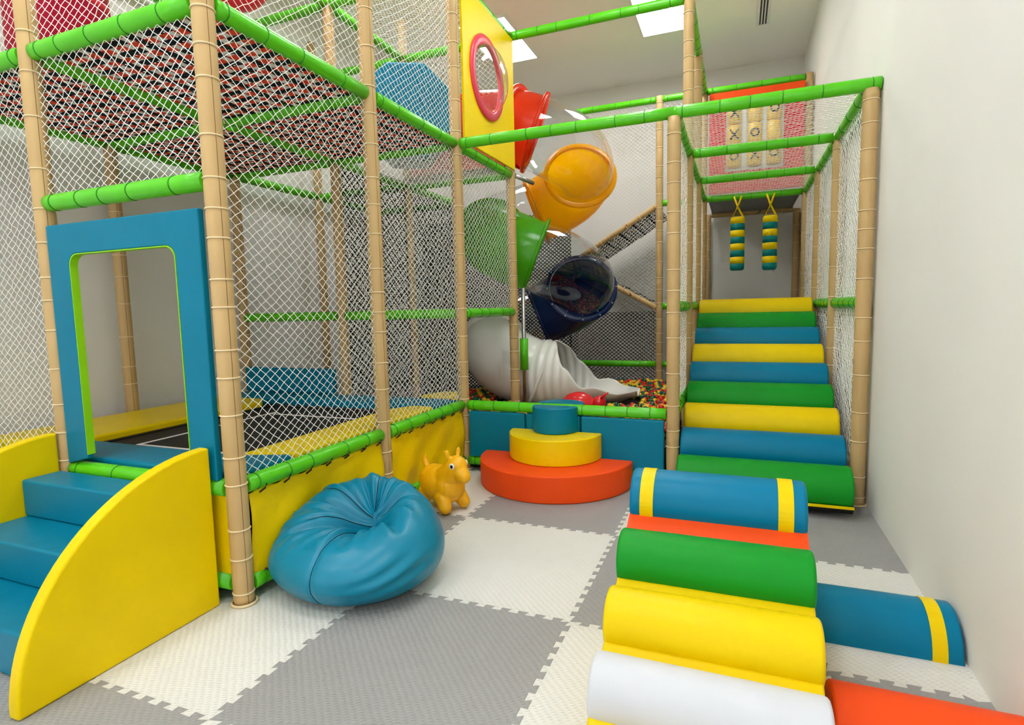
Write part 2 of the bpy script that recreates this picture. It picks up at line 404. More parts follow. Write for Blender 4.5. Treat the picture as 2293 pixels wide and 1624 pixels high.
ux, uy, uz = (1,0,0), (0,1,0), (0,0,1)
g = .04
net('white diamond net between the entrance post and the middle post, above the beanbag', (X1, YS[0]+g, .6), uy, uz, 1.12, 2.11, sag=.015, dip=.05)
net('white diamond net between the middle post and the ball pit corner post', (X1, YS[1]+g, .6), uy, uz, 1.12, 2.11, sag=.015, dip=.05)
net('white net over the upper storey directly above the beanbag side tube', (X1, YS[0]+g, 2.79), uy, uz, 1.12, 1.9, sag=.02, dip=.03, cw=.064, ch=.05)
net('white net of the upper storey beside the yellow porthole wall', (X1, YS[1]+g, 2.79), uy, uz, 1.12, 1.9, sag=.02, dip=.06, cw=.064, ch=.05)
net('white net in front of the green slide elbow', (X1, YS[2]+g, 1.39), uy, uz, 1.14, 1.32)
net('white net above the blue doorway between two green tubes', (X2+g, YS[0], 2.03), ux, uz, 1.15, .68, dip=.03)
net('white net left of the entrance post, in front of the white wall', (X3+g, YS[0], .6), ux, uz, 1.15, 2.11, sag=-.02, dip=.04)
net('white net of the upper storey above the blue doorway', (X2+g, YS[0], 2.79), ux, uz, 1.15, 1.5, sag=-.02, dip=.05)
net('white net of the upper storey at the far left edge', (X3+g, YS[0], 2.79), ux, uz, 1.15, 1.2, sag=-.02)
net('white net behind the trampoline on the right half', (X2+g, YS[2], .6), ux, uz, 1.15, 2.11)
net('black net added to darken the tower interior behind the trampoline', (X2, YS[2]+g, .1), uy, uz, 2.36, 2.6, mat=M_NETB, r=.007, group='darkening nets')  # added net; its thick black strands make the tower interior look dark
net('black net added as shade under the zig-zag ramps behind the ball pit', (X1-.12, 5.8, .1), ux, uz, 1.27, 1.2, mat=M_NETB, r=.006, group='darkening nets')  # added black net in place of the shaded space under the ramps
net('black net added behind the slide to darken the tower', (X3+.1, 5.45, .1), ux, uz, 2.38, 2.6, mat=M_NETB, r=.008, group='darkening nets')  # added net; heavy black strands darken the view behind the slide
net('white floor net under the teal octagonal drum', (X2+g, YS[2]+g, 2.75), ux, uy, 1.15, 1.14, sag=-.03)
net('white roof net over the upper storey', (X2+g, YS[2]+g, 4.12), ux, uy, 1.15, 1.14)
net('white back net of the upper storey on the left', (X3+g, YS[3], 2.79), ux, uz, 1.15, 1.27)
net('white back net of the upper storey on the right', (X2+g, YS[3], 3.59), ux, uz, 1.15, .47)
for k, nm in ((2, 'nearest'), (3, 'middle'), (4, 'farthest')):
    L = YS[k+1]-YS[k]-2*g
    net('white side net of the roller ramp on the ball pit side, %s bay' % nm, (XA, YS[k]+g, 1.41 if k > 2 else .6), uy, uz, L, 1.3 if k > 2 else 2.11)
    net('white side net of the roller ramp on the wall side, %s bay' % nm, (XB, YS[k]+g, .1 if k < 4 else 1.41), uy, uz, L, 2.61 if k < 4 else 1.3)
    net('white overhead net above the roller ramp, %s bay' % nm, (XA+g, YS[k]+g, 2.775), ux, uy, 1.13, L, sag=.015)
net('grey-looking white back net behind the ball pit and slide', (X1+g, 5.7, .1), ux, uz, XM-X1-2*g, 3.95)
net('narrow white back net between the thin rear post and the ramp post', (XM+g, 5.7, .1), ux, uz, XA-XM-2*g, 3.95)

# ------------------------------------------------------------------ woven webbing floors of the upper storey
def strap(n, pitch, width, par, L):
    V, F = [], []
    for i in range(n):
        z = .004*(1 if (i+par) % 2 else -1)
        for t in (i+.12, i+.88):
            for s in (-.5, .5): V.append((t*pitch, s*width, z))
    V = [(0, -.5*width, 0), (0, .5*width, 0)]+V+[(L, -.5*width, 0), (L, .5*width, 0)]
    return V, [[2*i, 2*i+2, 2*i+3, 2*i+1] for i in range(len(V)//2-1)]
def woven(label, o, u, v, W, H, mats=(None, None, None), pitch=.052, width=.0505, group='woven webbing floors'):
    t = thing('woven_mat', label, 'webbing mat', o, group)
    n, m = round(W/pitch), round(H/pitch); pu, pv = W/n, H/m
    o, u, v = Vector(o), Vector(u).normalized(), Vector(v).normalized(); w_ = u.cross(v)
    RU = Matrix((u, v, w_)).transposed().to_4x4(); RV = Matrix((v, -u, w_)).transposed().to_4x4()
    a = [mesh_of('strap', strap(n, pu, width, p, W), mats[p], False) for p in (0, 1)]
    b = [mesh_of('strap', strap(m, pv, width*.8, p, H), mats[c], False) for c in (2, 1) for p in (1, 0)]
    for j in range(m): inst('strap', a[j % 2], t, Matrix.Translation(o+v*pv*(j+.5)) @ RU)
    for i in range(n): inst('strap', b[i % 2+(2 if i % 3 == 2 else 0)], t, Matrix.Translation(o+u*pu*(i+.5)) @ RV)
RB = (M_SRED, M_SBLK, M_SWHT)
for a, b, nx in ((X3, X2, 'on the left by the wall'), (X2, X1, 'over the doorway side')):
    for k, ny in ((0, 'nearest the camera'), (1, 'farther back')):
        woven('red, black and white woven webbing floor %s, %s' % (nx, ny), (a+.03, YS[k]+.03, 2.755), ux, uy, b-a-.06, YS[k+1]-YS[k]-.06, RB)
BW = (M_SBLK, M_SBLK, M_SWHT)
def ramp_mat(label, a, b):
    d = Vector(b)-Vector(a); woven(label, a, d, (0, 1, 0), d.length, 1.15, BW, .075, .058, 'zig-zag ramp mats')
ramp_mat('black and white woven ramp rising behind the yellow slide elbow', (-.42, 5.72, 2.06), (XM, 5.72, 2.70))
ramp_mat('black and white woven ramp descending beside the navy slide elbow', (-.3, 5.72, 1.86), (XM, 5.72, 1.33))

# ------------------------------------------------------------------ trampoline room
t = thing('trampoline', 'black trampoline bed with white lines, yellow side pads and blue end pads', 'trampoline', (-1.5, .8, 0))
mk('bed', box(-2.2, -.9, -.02, 1.56, .555, .565), M_BLACKV, t)
mk('bed_line', join([box(-1.915, -1.89, .12, 1.3, .5655, .568), box(-1.89, -1.0, 1.22, 1.245, .5655, .568), box(-1.89, -1.0, .12, .145, .5655, .568), box(-1.0, -.975, .12, 1.245, .5655, .568)]), M_SWHT, t)
mk('frame_edge', join([box(-2.24, -2.16, -.04, 1.6, .5, .575), box(-.94, -.88, -.04, 1.6, .5, .575), box(-2.24, -.88, -.06, .02, .5, .575), box(-2.24, -.88, 1.52, 1.6, .5, .575)]), M_BLACK, t)
def taper_pad(pts, z0, z1): return extrude(pts, 2, z0, z1)
mk('side_pad', taper_pad([(-2.92, -.3), (-2.2, .05), (-2.2, 1.45), (-2.35, 1.6), (-2.92, 1.6)], .5, .62), M_YEL, t, bevel=.02)
mk('side_pad', taper_pad([(-.58, .1), (-.58, 1.62), (-.76, 1.62), (-.88, 1.42), (-.88, .02)], .5, .62), M_YEL, t, bevel=.02)
mk('end_pad', taper_pad([(-2.18, -.31), (-.58, -.31), (-.58, .08), (-.86, -.02), (-2.18, -.02)], .5, .62), M_BLUE, t, bevel=.02)
mk('end_pad', box(-2.9, -.58, 1.64, 1.98, .5, .62), M_BLUE, t, bevel=.02)
mk('end_wall', box(-2.9, -1.82, 1.93, 2.0, .62, .86), M_BLUE, t, bevel=.02)
mk('base', box(-2.9, -.6, -.28, 1.95, .02, .5), M_BLACK, t)
tag(mk('padded_wall', box(X2+.07, X1-.05, 2.0, 2.06, .1, .6), M_BLUE, bevel=.015), 'blue padded low wall behind the trampoline next to the ball pit corner', 'padding')
tag(mk('corner_pad', extrude([(-1.0, 2.12), (-.7, 2.12), (-.7, 2.4), (-.9, 2.4)], 2, .48, .62), M_YEL, bevel=.02), 'small yellow pad beside the ball pit corner post', 'padding')
# yellow skirts below the side tube, laced to the frame
for k, nm in ((0, 'behind the beanbag'), (1, 'behind the yellow hopper')):
    y0, y1 = YS[k]+.055, YS[k+1]-.055
    t = thing('skirt_panel', 'yellow tarpaulin skirt panel %s' % nm, 'panel', (X1, (y0+y1)/2, .08), 'yellow skirt panels')
    nyy, nz = 40, 18; V, F = [], []
    for i in range(nyy+1):
        for j in range(nz+1):
            a, b = i/nyy, j/nz
            s = math.sin(PI*b)*(.012*math.sin(7*a+2*b)+.008*math.sin(17*a-5*b))+.01*math.exp(-((b-.1)/.2)**2)*math.sin(PI*6*a)
            V.append((X1+.012+s, y0+a*(y1-y0), .1+b*.43+.012*math.cos(2*PI*6*a)*(1-b)-.008*math.cos(2*PI*6*a)*b))
    for i in range(nyy):
        for j in range(nz): q = i*(nz+1)+j; F.append([q, q+nz+1, q+nz+2, q+1])
    solidify(mk('sheet', (V, F), M_SKIRT, t, True), .003)
    for i in range(7):
        y = y0+.06+i*(y1-y0-.12)/6
        for z in (.515, .125):
            mk('lacing', sweep([(X1+.022, y, z), (X1+.046, y+.012, z+(.02 if z > .3 else -.01)), (X1+.05, y+.02, z+(.04 if z > .3 else -.03))], .005, 6), M_BLACK, t)
t = thing('skirt_panel', 'narrow yellow tarpaulin skirt between the entry steps and the corner post', 'panel', (-.65, YS[0], .08), 'yellow skirt panels')
mk('sheet', box(X2+.06, X1-.05, YS[0]-.012, YS[0]-.006, .1, .54), M_SKIRT, t)
t = thing('skirt_panel', 'yellow tarpaulin skirt behind the entry steps at the far left', 'panel', (-2.36, YS[0], .08), 'yellow skirt panels')
mk('sheet', box(X3+.06, X2-.06, YS[0]-.012, YS[0]-.006, .02, .54), M_SKIRT, t)
# blue doorway
t = thing('doorway_panel', 'blue padded doorway frame with a lime inner edge above the steps', 'doorway', (-1.15, YS[0], .62))
def rr_open(x0, x1, z0, z1, r, n=7):
    P = [(x1, z0)]
    for k in range(n+1): a = PI/2*k/n; P.append((x1-r+r*math.cos(a), z1-r+r*math.sin(a)))
    for k in range(n+1): a = PI/2+PI/2*k/n; P.append((x0+r+r*math.cos(a), z1-r+r*math.sin(a)))
    return P+[(x0, z0)]
op = rr_open(-1.535, -.765, .66, 1.715, .06)
outer = [(-1.535, .64), (-1.70, .60), (-1.70, 1.87), (-.60, 1.87), (-.60, .6), (-.765, .62)]
mk('pad', extrude(outer+op, 1, -.395, -.36), M_BLUE, t, bevel=.008)
def band(P, d, y0, y1):
    n = len(P); V = []; C = (-1.15, 1.2)
    for (x, z) in P:
        for k in (0, d):
            q = (x+(k if x < C[0] else -k) if True else x, z-(k if z > 1.6 else 0))
            for y in (y0, y1): V.append((q[0], y, q[1]))
    F = []
    for i in range(n-1):
        a, b = 4*i, 4*i+4
        F += [[a, a+1, b+1, b], [a+2, b+2, b+3, a+3], [a, b, b+2, a+2], [a+1, a+3, b+3, b+1]]
    F += [[0, 2, 3, 1], [4*n-4, 4*n-3, 4*n-1, 4*n-2]]
    return V, F
mk('inner_edge', band(op, .005, -.394, -.355), M_LIME, t)
# entrance steps with quarter-round cheeks
t = thing('entry_steps', 'blue three-tread foam steps between yellow quarter-round sides at the doorway', 'steps', (-1.18, -.8, 0))
def quarter(y0, y1, h, n=28):
    return [(y1, 0), (y1, h)]+[(y1-(y1-y0)*math.sin(PI/2*k/n), h*math.cos(PI/2*k/n)) for k in range(1, n+1)]
for x0, x1 in ((-.672, -.612), (-1.80, -1.74)):
    mk('side_panel', extrude(quarter(-1.24, -.415, .77), 0, x0, x1), M_YEL, t, bevel=.012, angle=35)
for k, (ya, yb, z) in enumerate(((-1.10, -.415, .19), (-.845, -.415, .375), (-.60, -.415, .565))):
    zb = (0, .19, .375)[k]
    mk('tread', box(-1.738, -.674, ya, yb, zb, z), M_BLUE, t, bevel=.012)

# ------------------------------------------------------------------ items of the upper storey
def prism_along(c, r, n, L, d, ph=0):
    u, v, d = frame_of(d); V, F = [], []
    for s in (-.5, .5):
        for k in range(n):
            a = 2*PI*k/n+ph; V.append(tuple(Vector(c)+d*L*s+u*math.cos(a)*r+v*math.sin(a)*r))
    F = [[k, (k+1) % n, n+(k+1) % n, n+k] for k in range(n)]+[list(range(n))[::-1], list(range(n, 2*n))]
    return V, F
t = thing('octagonal_drum', 'teal octagonal foam drum behind the upper net', 'foam drum', (-1.32, 2.62, 2.78))
mk('drum', prism_along((-1.32, 2.62, 3.24), .46, 8, .5, (.55, -1, 0), PI/8), M_BLUE_B, t, bevel=.03, angle=20)
t = thing('padded_column', 'crimson padded column standing on the webbing at upper left', 'foam column', (-2.28, .12, 2.77))
mk('column', sweep([(-2.28, .12, z) for z in (2.775, 2.79, 3.9, 3.93)], [.25, .27, .27, .25], 32), M_CRIM, t, 'side')
mk('band', sweep([(-2.28, .12, z) for z in (3.3, 3.34)], [.273, .273], 32), M_REDV, t, True)
t = thing('hanging_ball', 'red padded ball hanging above the webbing floor at the top edge', 'hanging ball', (-1.72, .98, 3.55))
mk('ball', ball((-1.72, .98, 3.84), .26, 28, 18), M_REDV, t, True)
mk('rope', sweep([(-1.72, .98, 4.09), (-1.72, .98, ZC)], .012, 8), M_NET, t)
tag(mk('padded_wall', box(X2+.06, X1-.06, 3.23, 3.29, 2.84, 3.57), M_CORAL, bevel=.01), 'coral padded wall at the back of the upper storey', 'padding')
tag(mk('floor_board', box(X2+.05, X1-.05, 3.2, 3.44, 2.79, 2.835), M_BLACK), 'black floor board edge under the yellow porthole wall', 'floor board')
# porthole wall
t = thing('porthole_wall', 'yellow upright panel with a pink-rimmed round bubble window', 'panel', (X1+.05, 2.66, 2.79))
y0, y1, z0, z1, cy, cz, R = 2.1, 3.24, 2.79, 4.06, 2.58, 3.45, .30
def holed(x, flip):
    n = 48; V, F = [], []
    for k in range(n):
        a = 2*PI*k/n; dy, dz = math.cos(a), math.sin(a)
        s = min((y1-cy)/dy if dy > 0 else (y0-cy)/dy if dy < 0 else 9e9, (z1-cz)/dz if dz > 0 else (z0-cz)/dz if dz < 0 else 9e9)
        V += [(x, cy+R*dy, cz+R*dz), (x, cy+s*dy, cz+s*dz)]
    cs = [(x, y, z) for y, z in ((y1, z1), (y0, z1), (y0, z0), (y1, z0))]
    for k in range(n):
        a = 2*k; b = 2*((k+1) % n); q = [a, a+1, b+1, b]
        p, r_ = V[a+1], V[b+1]
        if abs(p[1]-r_[1]) > 1e-6 and abs(p[2]-r_[2]) > 1e-6:
            c = min(cs, key=lambda c: (c[1]-p[1])**2+(c[2]-p[2])**2); V.append(c); q = [a, a+1, len(V)-1, b+1, b]
        F.append(q)
    return V, F
o = mk('sheet', holed(X1+.05, 0), M_YPAN, t); solidify(o, .02)
TR = Matrix.Translation((X1+.063, cy, cz)) @ Matrix.Rotation(PI/2, 4, 'Y')
def lathe(prof, n=40): 
    V = [(r*math.cos(2*PI*k/n), r*math.sin(2*PI*k/n), z) for r, z in prof for k in range(n)]; m = len(prof)
    return V, [[i*n+k, i*n+(k+1) % n, (i+1)*n+(k+1) % n, (i+1)*n+k] for i in range(m-1) for k in range(n)]
mk('rim', lathe([(.275, -.01), (.275, .012), (.29, .02), (.35, .02), (.36, .01), (.36, -.01), (.275, -.01)], 56), M_PINK, t, True, TR)
mk('bubble', lathe([(.285*math.cos(a), .16*math.sin(a)+.01) for a in [PI/2*k/12 for k in range(13)]], 48), M_CLEAR, t, True, TR)

# ------------------------------------------------------------------ spiral tube slide
XC, YC, RH, RT, DROP, Z0 = -.65, 4.4, .55, .395, 1.365, 3.4
def hel(a): return Vector((XC+RH*math.sin(a), YC-RH*math.cos(a), Z0-DROP*a/(2*PI)))
def htan(a): return Vector((RH*math.cos(a), RH*math.sin(a), -DROP/(2*PI))).normalized()
def tube(path, tans, r, seg=36):
    V, F = [], []
    for i, (p, d) in enumerate(zip(path, tans)):
        h = Vector((d.y, -d.x, 0)).normalized(); v = h.cross(d); rr = r[i] if hasattr(r, '__len__') else r
        for k in range(seg): b = 2*PI*k/seg; V.append(tuple(p+h*math.cos(b)*rr+v*math.sin(b)*rr))
    for i in range(len(path)-1):
        for k in range(seg): F.append([i*seg+k, i*seg+(k+1) % seg, (i+1)*seg+(k+1) % seg, (i+1)*seg+k])
    return V, F
sl = thing('tube_slide', 'spiral tube slide of red, yellow, green, navy, white and clear elbows', 'slide', (XC, YC, 0))
BOLT_ME = mesh_of('bolt', ball((0, 0, 0), .011, 8, 6), M_METAL)
OFF = .35
def flange(parent, p, d, mat, bolts=False):
    d = d.normalized(); R_ = rot_to(d)
    o = mk('flange', lathe([(RT-.004, -.018), (RT+.048, -.018), (RT+.052, 0), (RT+.048, .018), (RT-.004, .018)], 44), mat, parent, True, Matrix.Translation(p) @ R_)
    if bolts:
        for k in range(12):
            a = 2*PI*k/12; inst('bolt', BOLT_ME, o, Matrix.Translation(p) @ R_ @ Matrix.Translation(((RT+.03)*math.cos(a), (RT+.03)*math.sin(a), -.022)))
def elbow(name, mat, a0, a1, label=None, bolts=False, fl=True):
    A = [a0+(a1-a0)*k/12 for k in range(13)]
    # elbows bulge a little between their collars
    rr = [RT+.018*math.sin(PI*k/12) for k in range(13)]
    o = mk(name, tube([hel(a) for a in A], [htan(a) for a in A], rr), mat, sl, True)
    if mat is M_CLEAR: fl = False
    if label: o['label'] = label
    if fl:
        flange(o, hel(a0)+htan(a0)*.01, htan(a0), mat, bolts); flange(o, hel(a1)-htan(a1)*.02, htan(a1), mat)
    return o
p0 = hel(0); ts = [Vector((1, 0, -.1)).normalized()]*2+[htan(a) for a in (.1, .2, OFF)]
o = mk('red_section', tube([Vector((-1.25, p0.y, p0.z+.08)), p0]+[hel(a) for a in (.1, .2, OFF)], ts, RT), M_PRED, sl, True); o['label'] = 'short red entry tube'
flange(o, hel(OFF), htan(OFF), M_PRED); flange(o, Vector((-.62, p0.y, p0.z+.0)), Vector((1, 0, -.1)), M_PRED)
H_ = PI/2
elbow('clear_elbow', M_CLEAR, OFF, OFF+H_, 'clear elbow below the red entry')
elbow('yellow_elbow', M_PYEL, OFF+H_, OFF+2*H_, 'yellow elbow')
elbow('clear_elbow', M_CLEAR, OFF+2*H_, OFF+3*H_, 'clear elbow at the back')
elbow('green_elbow', M_PGRN, OFF+3*H_, OFF+4*H_, 'green elbow')
elbow('clear_elbow', M_CLEAR, OFF+4*H_, OFF+5*H_, 'clear elbow beside the green elbow')
elbow('navy_elbow', M_PBLUE, OFF+5*H_, OFF+6*H_, 'navy blue elbow', True)
elbow('clear_elbow', M_CLEAR, OFF+6*H_, OFF+7*H_, 'clear elbow above the white elbow')
elbow('white_elbow', M_PWHT, OFF+7*H_, OFF+8*H_, 'white elbow', True)
# open exit chute: the tube opens, widens and flattens into a lip
pe = hel(OFF+8*H_); de = Vector((1, .0, 0)).normalized(); side = Vector((de.y, -de.x, 0)); V, F = [], []
NS, NK = 44, 44
def lerp_(T, s):
    for (a, va), (b, vb) in zip(T, T[1:]):
        if s <= b: q = (s-a)/(b-a); q = q*q*(3-2*q) if b-a > .15 else q; return va+(vb-va)*q
    return T[-1][1]
for i in range(NS+1):
    s = i/NS; L = 1.14*s
    half = PI*lerp_(((0, 1), (.16, 1), (.36, .62), (.55, .45), (1, .36)), s)
    rz = RT*lerp_(((0, 1.03), (.3, 1.0), (.6, .75), (1, .32)), s)
    ry = RT*lerp_(((0, 1.03), (.3, 1.0), (.7, 1.0), (.86, .85), (1, .30)), s)
    rib = .012*math.sin(s*2*PI*12) if .05 < s < .42 else 0
    zb = pe.z-RT+lerp_(((0, 0), (.3, .0), (.75, .12), (1, .20)), s)
    c = Vector((pe.x+L, pe.y, zb+rz))
    for k in range(NK+1):
        b = -PI/2+half*(2*k/NK-1)
        V.append(tuple(c+side*math.cos(b)*(ry+rib)+Vector((0, 0, 1))*(math.sin(b)*(rz+rib))))
for i in range(NS):
    for k in range(NK): q = i*(NK+1)+k; F.append([q, q+NK+1, q+NK+2, q+1])
o = mk('exit_chute', (V, F), M_PWHT, sl, True); solidify(o, .014); o['label'] = 'open white exit chute with ribbed collar'
sp = Vector((-.47, 3.42, 0))
mk('support_pole', sweep([sp+Vector((0, 0, .2)), sp+Vector((0, 0, 1.6))], .022, 12), M_METAL, sl, True)
mk('support_arm', sweep([(X1+.05, 3.27, 2.74), (-.36, 3.5, 2.70)], .022, 12), M_METAL, sl, True)
mk('pole_sleeve', sweep([sp+Vector((0, 0, .72)), sp+Vector((0, 0, 1.06))], .045, 14), M_TUBE, sl, True)

# ------------------------------------------------------------------ ball pit
bpit = thing('ball_pit', 'ball pit with a blue padded front of three panels', 'ball pit', (.35, 2.02, 0))
mk('base', box(-1.6, XA-.05, 2.1, 5.66, .0, .29), M_BLACK, bpit)
BALL_ME = []
bm = bmesh.new(); bmesh.ops.create_icosphere(bm, subdivisions=2, radius=.031)
for m in M_BALLS:
    me = bpy.data.meshes.new('pit_ball'); bm.to_mesh(me); me.materials.append(m); me.polygons.foreach_set('use_smooth', [True]*len(me.polygons)); BALL_ME.append(me)
bv = np.array([v.co[:] for v in bm.verts]); bf = [[v.index for v in f.verts] for f in bm.faces]; bm.free()
spots = []
p = .062
for row in range(int(3.45/(p*.866))):
    for k in range(int(2.75/p)):
        x, y = -1.55+k*p+(row % 2)*p/2, 2.2+row*p*.866
        if x > XA-.09: continue
        if abs(x-X1) < .09 and (abs(y-3.26) < .09 or abs(y-4.48) < .09): continue
        if abs(x-X2) < .09: continue
        if abs(y-3.89) < .36 and -.95 < x < .72: continue
        z = .322+rng.uniform(-.016, .03)+.02*math.sin(3*x)*math.sin(2.3*y)
        spots.append((x+rng.uniform(-.004, .004), y+rng.uniform(-.004, .004), z))
def seen(s):
    tt = (YS[2]-CAM.y)/(s[1]-CAM.y); zz = CAM.z+(s[2]+.03-CAM.z)*tt
    return zz > .6
vis = sorted([s for s in spots if seen(s)], key=lambda s: (Vector(s)-CAM).length)
rest = [s for s in spots if not seen(s)]
step = max(1, len(vis)/300.); pick = vis[:300]; rest += vis[300:]
CN = ('red', 'yellow', 'dark green')
for s in pick:
    c = int(rng.integers(0, 3)); o = inst('pit_ball', BALL_ME[c], None, Matrix.Translation(s))
    tag(o, '%s plastic ball among the balls in the pit' % CN[c], 'ball', '%s pit balls' % CN[c])
V = np.vstack([bv+np.array(s) for s in rest]); n = len(bv)
F = [[i+k*n for i in f] for k in range(len(rest)) for f in bf]
o = mk('pit_balls', (V, F), M_BALLS[0], None, True); o.data.materials.append(M_BALLS[1]); o.data.materials.append(M_BALLS[2])
ci = np.repeat(rng.integers(0, 3, len(rest)), len(bf)).astype(np.int32); o.data.polygons.foreach_set('material_index', ci)
tag(o, 'remaining red, yellow and green balls filling the ball pit', 'balls', None, 'stuff')
# blue padded front of the pit
for x0, x1, nm in ((-.455, .055, 'left of the round steps'), (.065, .52, 'behind the round steps'), (.53, 1.17, 'right of the round steps')):
    mk('front_panel', box(x0, x1, 1.995, 2.045, .125, .52), M_BLUE, bpit, bevel=.012)
def halfdisc(cx, y1, r, n=40, flat=.0):
    return [(cx-r, y1), *[(cx-r*math.cos(PI*k/n), y1-flat-r*math.sin(PI*k/n)) for k in range(n+1)], (cx+r, y1)] if flat else [(cx-r*math.cos(PI*k/n), y1-r*math.sin(PI*k/n)) for k in range(n+1)]
SX = .325
for r, z0_, z1_, m, nm in ((.615, 0, .2, M_ORG, 'orange half-round foam step on the floor, widest of the three'), (.375, .2, .4, M_YEL, 'yellow half-round foam step stacked on the orange one'), (.185, .4, .605, M_BLUE, 'blue half-round foam step on top of the yellow one')):
    tag(mk('half_round_step', extrude(halfdisc(SX, 1.99, r), 2, z0_, z1_), m, bevel=.012, angle=50), nm, 'foam step', 'half-round steps to the ball pit')
tag(mk('pit_cushion', extrude([(SX+(.2*math.cos(PI*k/20)), 2.12+.2*math.sin(PI*k/20)) for k in range(21)], 2, .33, .6), M_BLUE, bevel=.012, angle=50), 'blue half-round cushion inside the pit, just behind the green rim', 'cushion')

# ------------------------------------------------------------------ roller ramp
t = thing('roller_ramp', 'wide ramp of nine green, blue and yellow foam rollers between nets', 'climbing ramp', (1.83, 3, 0))
SLY, SLZ = .3, .14; al = math.atan2(SLZ, SLY); RR = .147
seq = [M_GRN, M_BLUE_B, M_YEL, M_GRN, M_BLUE_B, M_YEL, M_BLUE_B, M_GRN, M_YEL]
def dprof(cy, cz, r, a, n=22, skirt=.03):
    P = []
    for k in range(n+1):
        b = a+PI-PI*k/n; P.append((cy+r*math.cos(b), cz+r*math.sin(b)))
    nn_ = (math.sin(a), -math.cos(a))
    return [(P[0][0]+nn_[0]*skirt, P[0][1]+nn_[1]*skirt)]+P+[(P[-1][0]+nn_[0]*skirt, P[-1][1]+nn_[1]*skirt)]
for i, m in enumerate(seq):
    mk('roller', extrude(dprof(1.84+SLY*i, .165+SLZ*i, RR, al), 0, 1.285, 2.372), m, t, bevel=.018, angle=50)
mk('ramp_board', extrude([(1.7, .075), (4.4, 1.335), (4.4, 1.27), (1.74, .03)], 0, 1.29, 2.37), M_BLACK, t)
mk('front_edge', box(1.29, 2.37, 1.685, 1.70, .075, .09), M_YEL, t)
tag(mk('upper_platform', box(XA+.06, XB-.06, 4.42, 6.95, 1.28, 1.36), M_GREYV, bevel=.01), 'grey padded landing at the top of the roller ramp', 'platform')
tag(mk('lofted_platform', box(XA+.06, XB-.06, 5.76, 6.98, 2.73, 2.79), M_GREYV, bevel=.01), 'grey underside of the loft above the hanging punch bags', 'platform')
# hanging striped punch bags
def punch_bag(x, y, ztop, L, label):
    t = thing('punch_bag', label, 'punch bag', (x, y, ztop-L), 'striped punch bags'); n = 8; h = L/n
    for k in range(n):
        z = ztop-(k+1)*h; m = M_YEL if k % 2 == 0 else M_TEALS; r = .085
        pr_ = [(z, r), (z+h, r)]
        if k == n-1: pr_ = [(z, r*.8), (z+.02, r), (z+h, r)]
        if k == 0: pr_ = [(z, r), (z+h-.015, r), (z+h, r*.85)]
        mk('band', sweep([(x, y, q[0]) for q in pr_], [q[1] for q in pr_], 24), m, t, 'side')
    zt = 2.72
    for s in (-1, 1):
        mk('strap', sweep([(x-.07*s, y, ztop-.01), (x, y-.008*s, (ztop+zt)/2), (x+.045*s, y, zt)], .011, 8), M_YEL, t, True)
punch_bag(1.655, 5.5, 2.46, .66, 'yellow and teal striped punch bag hanging farther from the wall')
punch_bag(2.03, 5.5, 2.45, .66, 'yellow and teal striped punch bag hanging nearer the wall')
# spinner board on the loft
t = thing('spinner_board', 'red board with three columns of yellow spinning cylinders marked with crosses and rings', 'game board', (1.87, 5.66, 2.8))
mk('board', join([box(1.3, 1.5, 5.64, 5.68, 2.8, 4.04), box(2.17, 2.39, 5.64, 5.68, 2.8, 4.04), box(1.5, 2.17, 5.64, 5.68, 2.8, 3.06), box(1.5, 2.17, 5.64, 5.68, 3.92, 4.04)]), M_REDV, t)
mk('header', box(1.3, 2.39, 5.632, 5.639, 3.85, 4.045), M_ORG, t)
mk('divider', join([box(1.695, 1.74, 5.64, 5.68, 3.06, 3.92), box(1.935, 1.97, 5.64, 5.68, 3.06, 3.92)]), M_TRIMW, t)
marks = ['x', 'x', 'i', 'o', 'i', 'l', 'x', 'i', 'o']
for cidx, x in enumerate((1.6, 1.84, 2.06)):
    for ridx in range(3):
        zc = 3.76-ridx*.265
        o = mk('cylinder', sweep([(x, 5.655, zc-.125), (x, 5.655, zc-.11), (x, 5.655, zc+.11), (x, 5.655, zc+.125)], [.07, .085, .085, .07], 24), M_WOODC, t, True)
        mkk = {(0, 0): 'x', (2, 0): 'o', (0, 1): 'x', (1, 1): 'o', (2, 2): 'o', (1, 2): 'x', (0, 2): 'o'}.get((cidx, ridx))
        if mkk == 'x':
            q = join([sweep([(x+.05*s, 5.568, zc+.06), (x-.05*s, 5.568, zc-.06)], .011, 6) for s in (-1, 1)])
            mk('cross_mark', q, M_BLACK, o)
        elif mkk == 'o':
            mk('ring_mark', torus(.045, .011, 20, 6), M_BLACK, o, True, Matrix.Translation((x, 5.568, zc)) @ Matrix.Rotation(PI/2, 4, 'X'))

# ------------------------------------------------------------------ foam climbing ramp in the foreground
t = thing('foam_climbing_ramp', 'foreground foam wedge with blue, green, yellow and white half-round rungs', 'climbing ramp', (1.59, -.2, 0))
C4 = [(-.585, .150, M_WHTV, .108), (-.355, .267, M_YEL, .108), (-.12, .395, M_GRN, .108), (.197, .532, M_BLUE_B, .13)]
a2 = math.atan2(.125, .25); x0, x1 = 1.25, 1.935
mk('wedge', extrude([(-.9, 0), (.37, 0), (.37, .585), (.26, .585), (-.875, .018)], 0, x0+.004, x1-.004), M_YEL, t, bevel=.012)
mk('orange_section', extrude([(-.05, .425), (.16, .53), (.16, .54), (-.05, .435)], 0, x0+.002, x1-.002), M_ORG, t)
for cy, cz, m, r in C4:
    o = mk('rung', extrude(dprof(cy, cz, r, a2, 24, .02), 0, x0, x1), m, t, bevel=.016, angle=50)
    if m is M_BLUE_B:
        for xs in (x0+.045, x1-.105):
            P = dprof(cy, cz, r+.003, a2, 24, .02); mk('stripe', extrude(P, 0, xs, xs+.055), M_YEL, o)
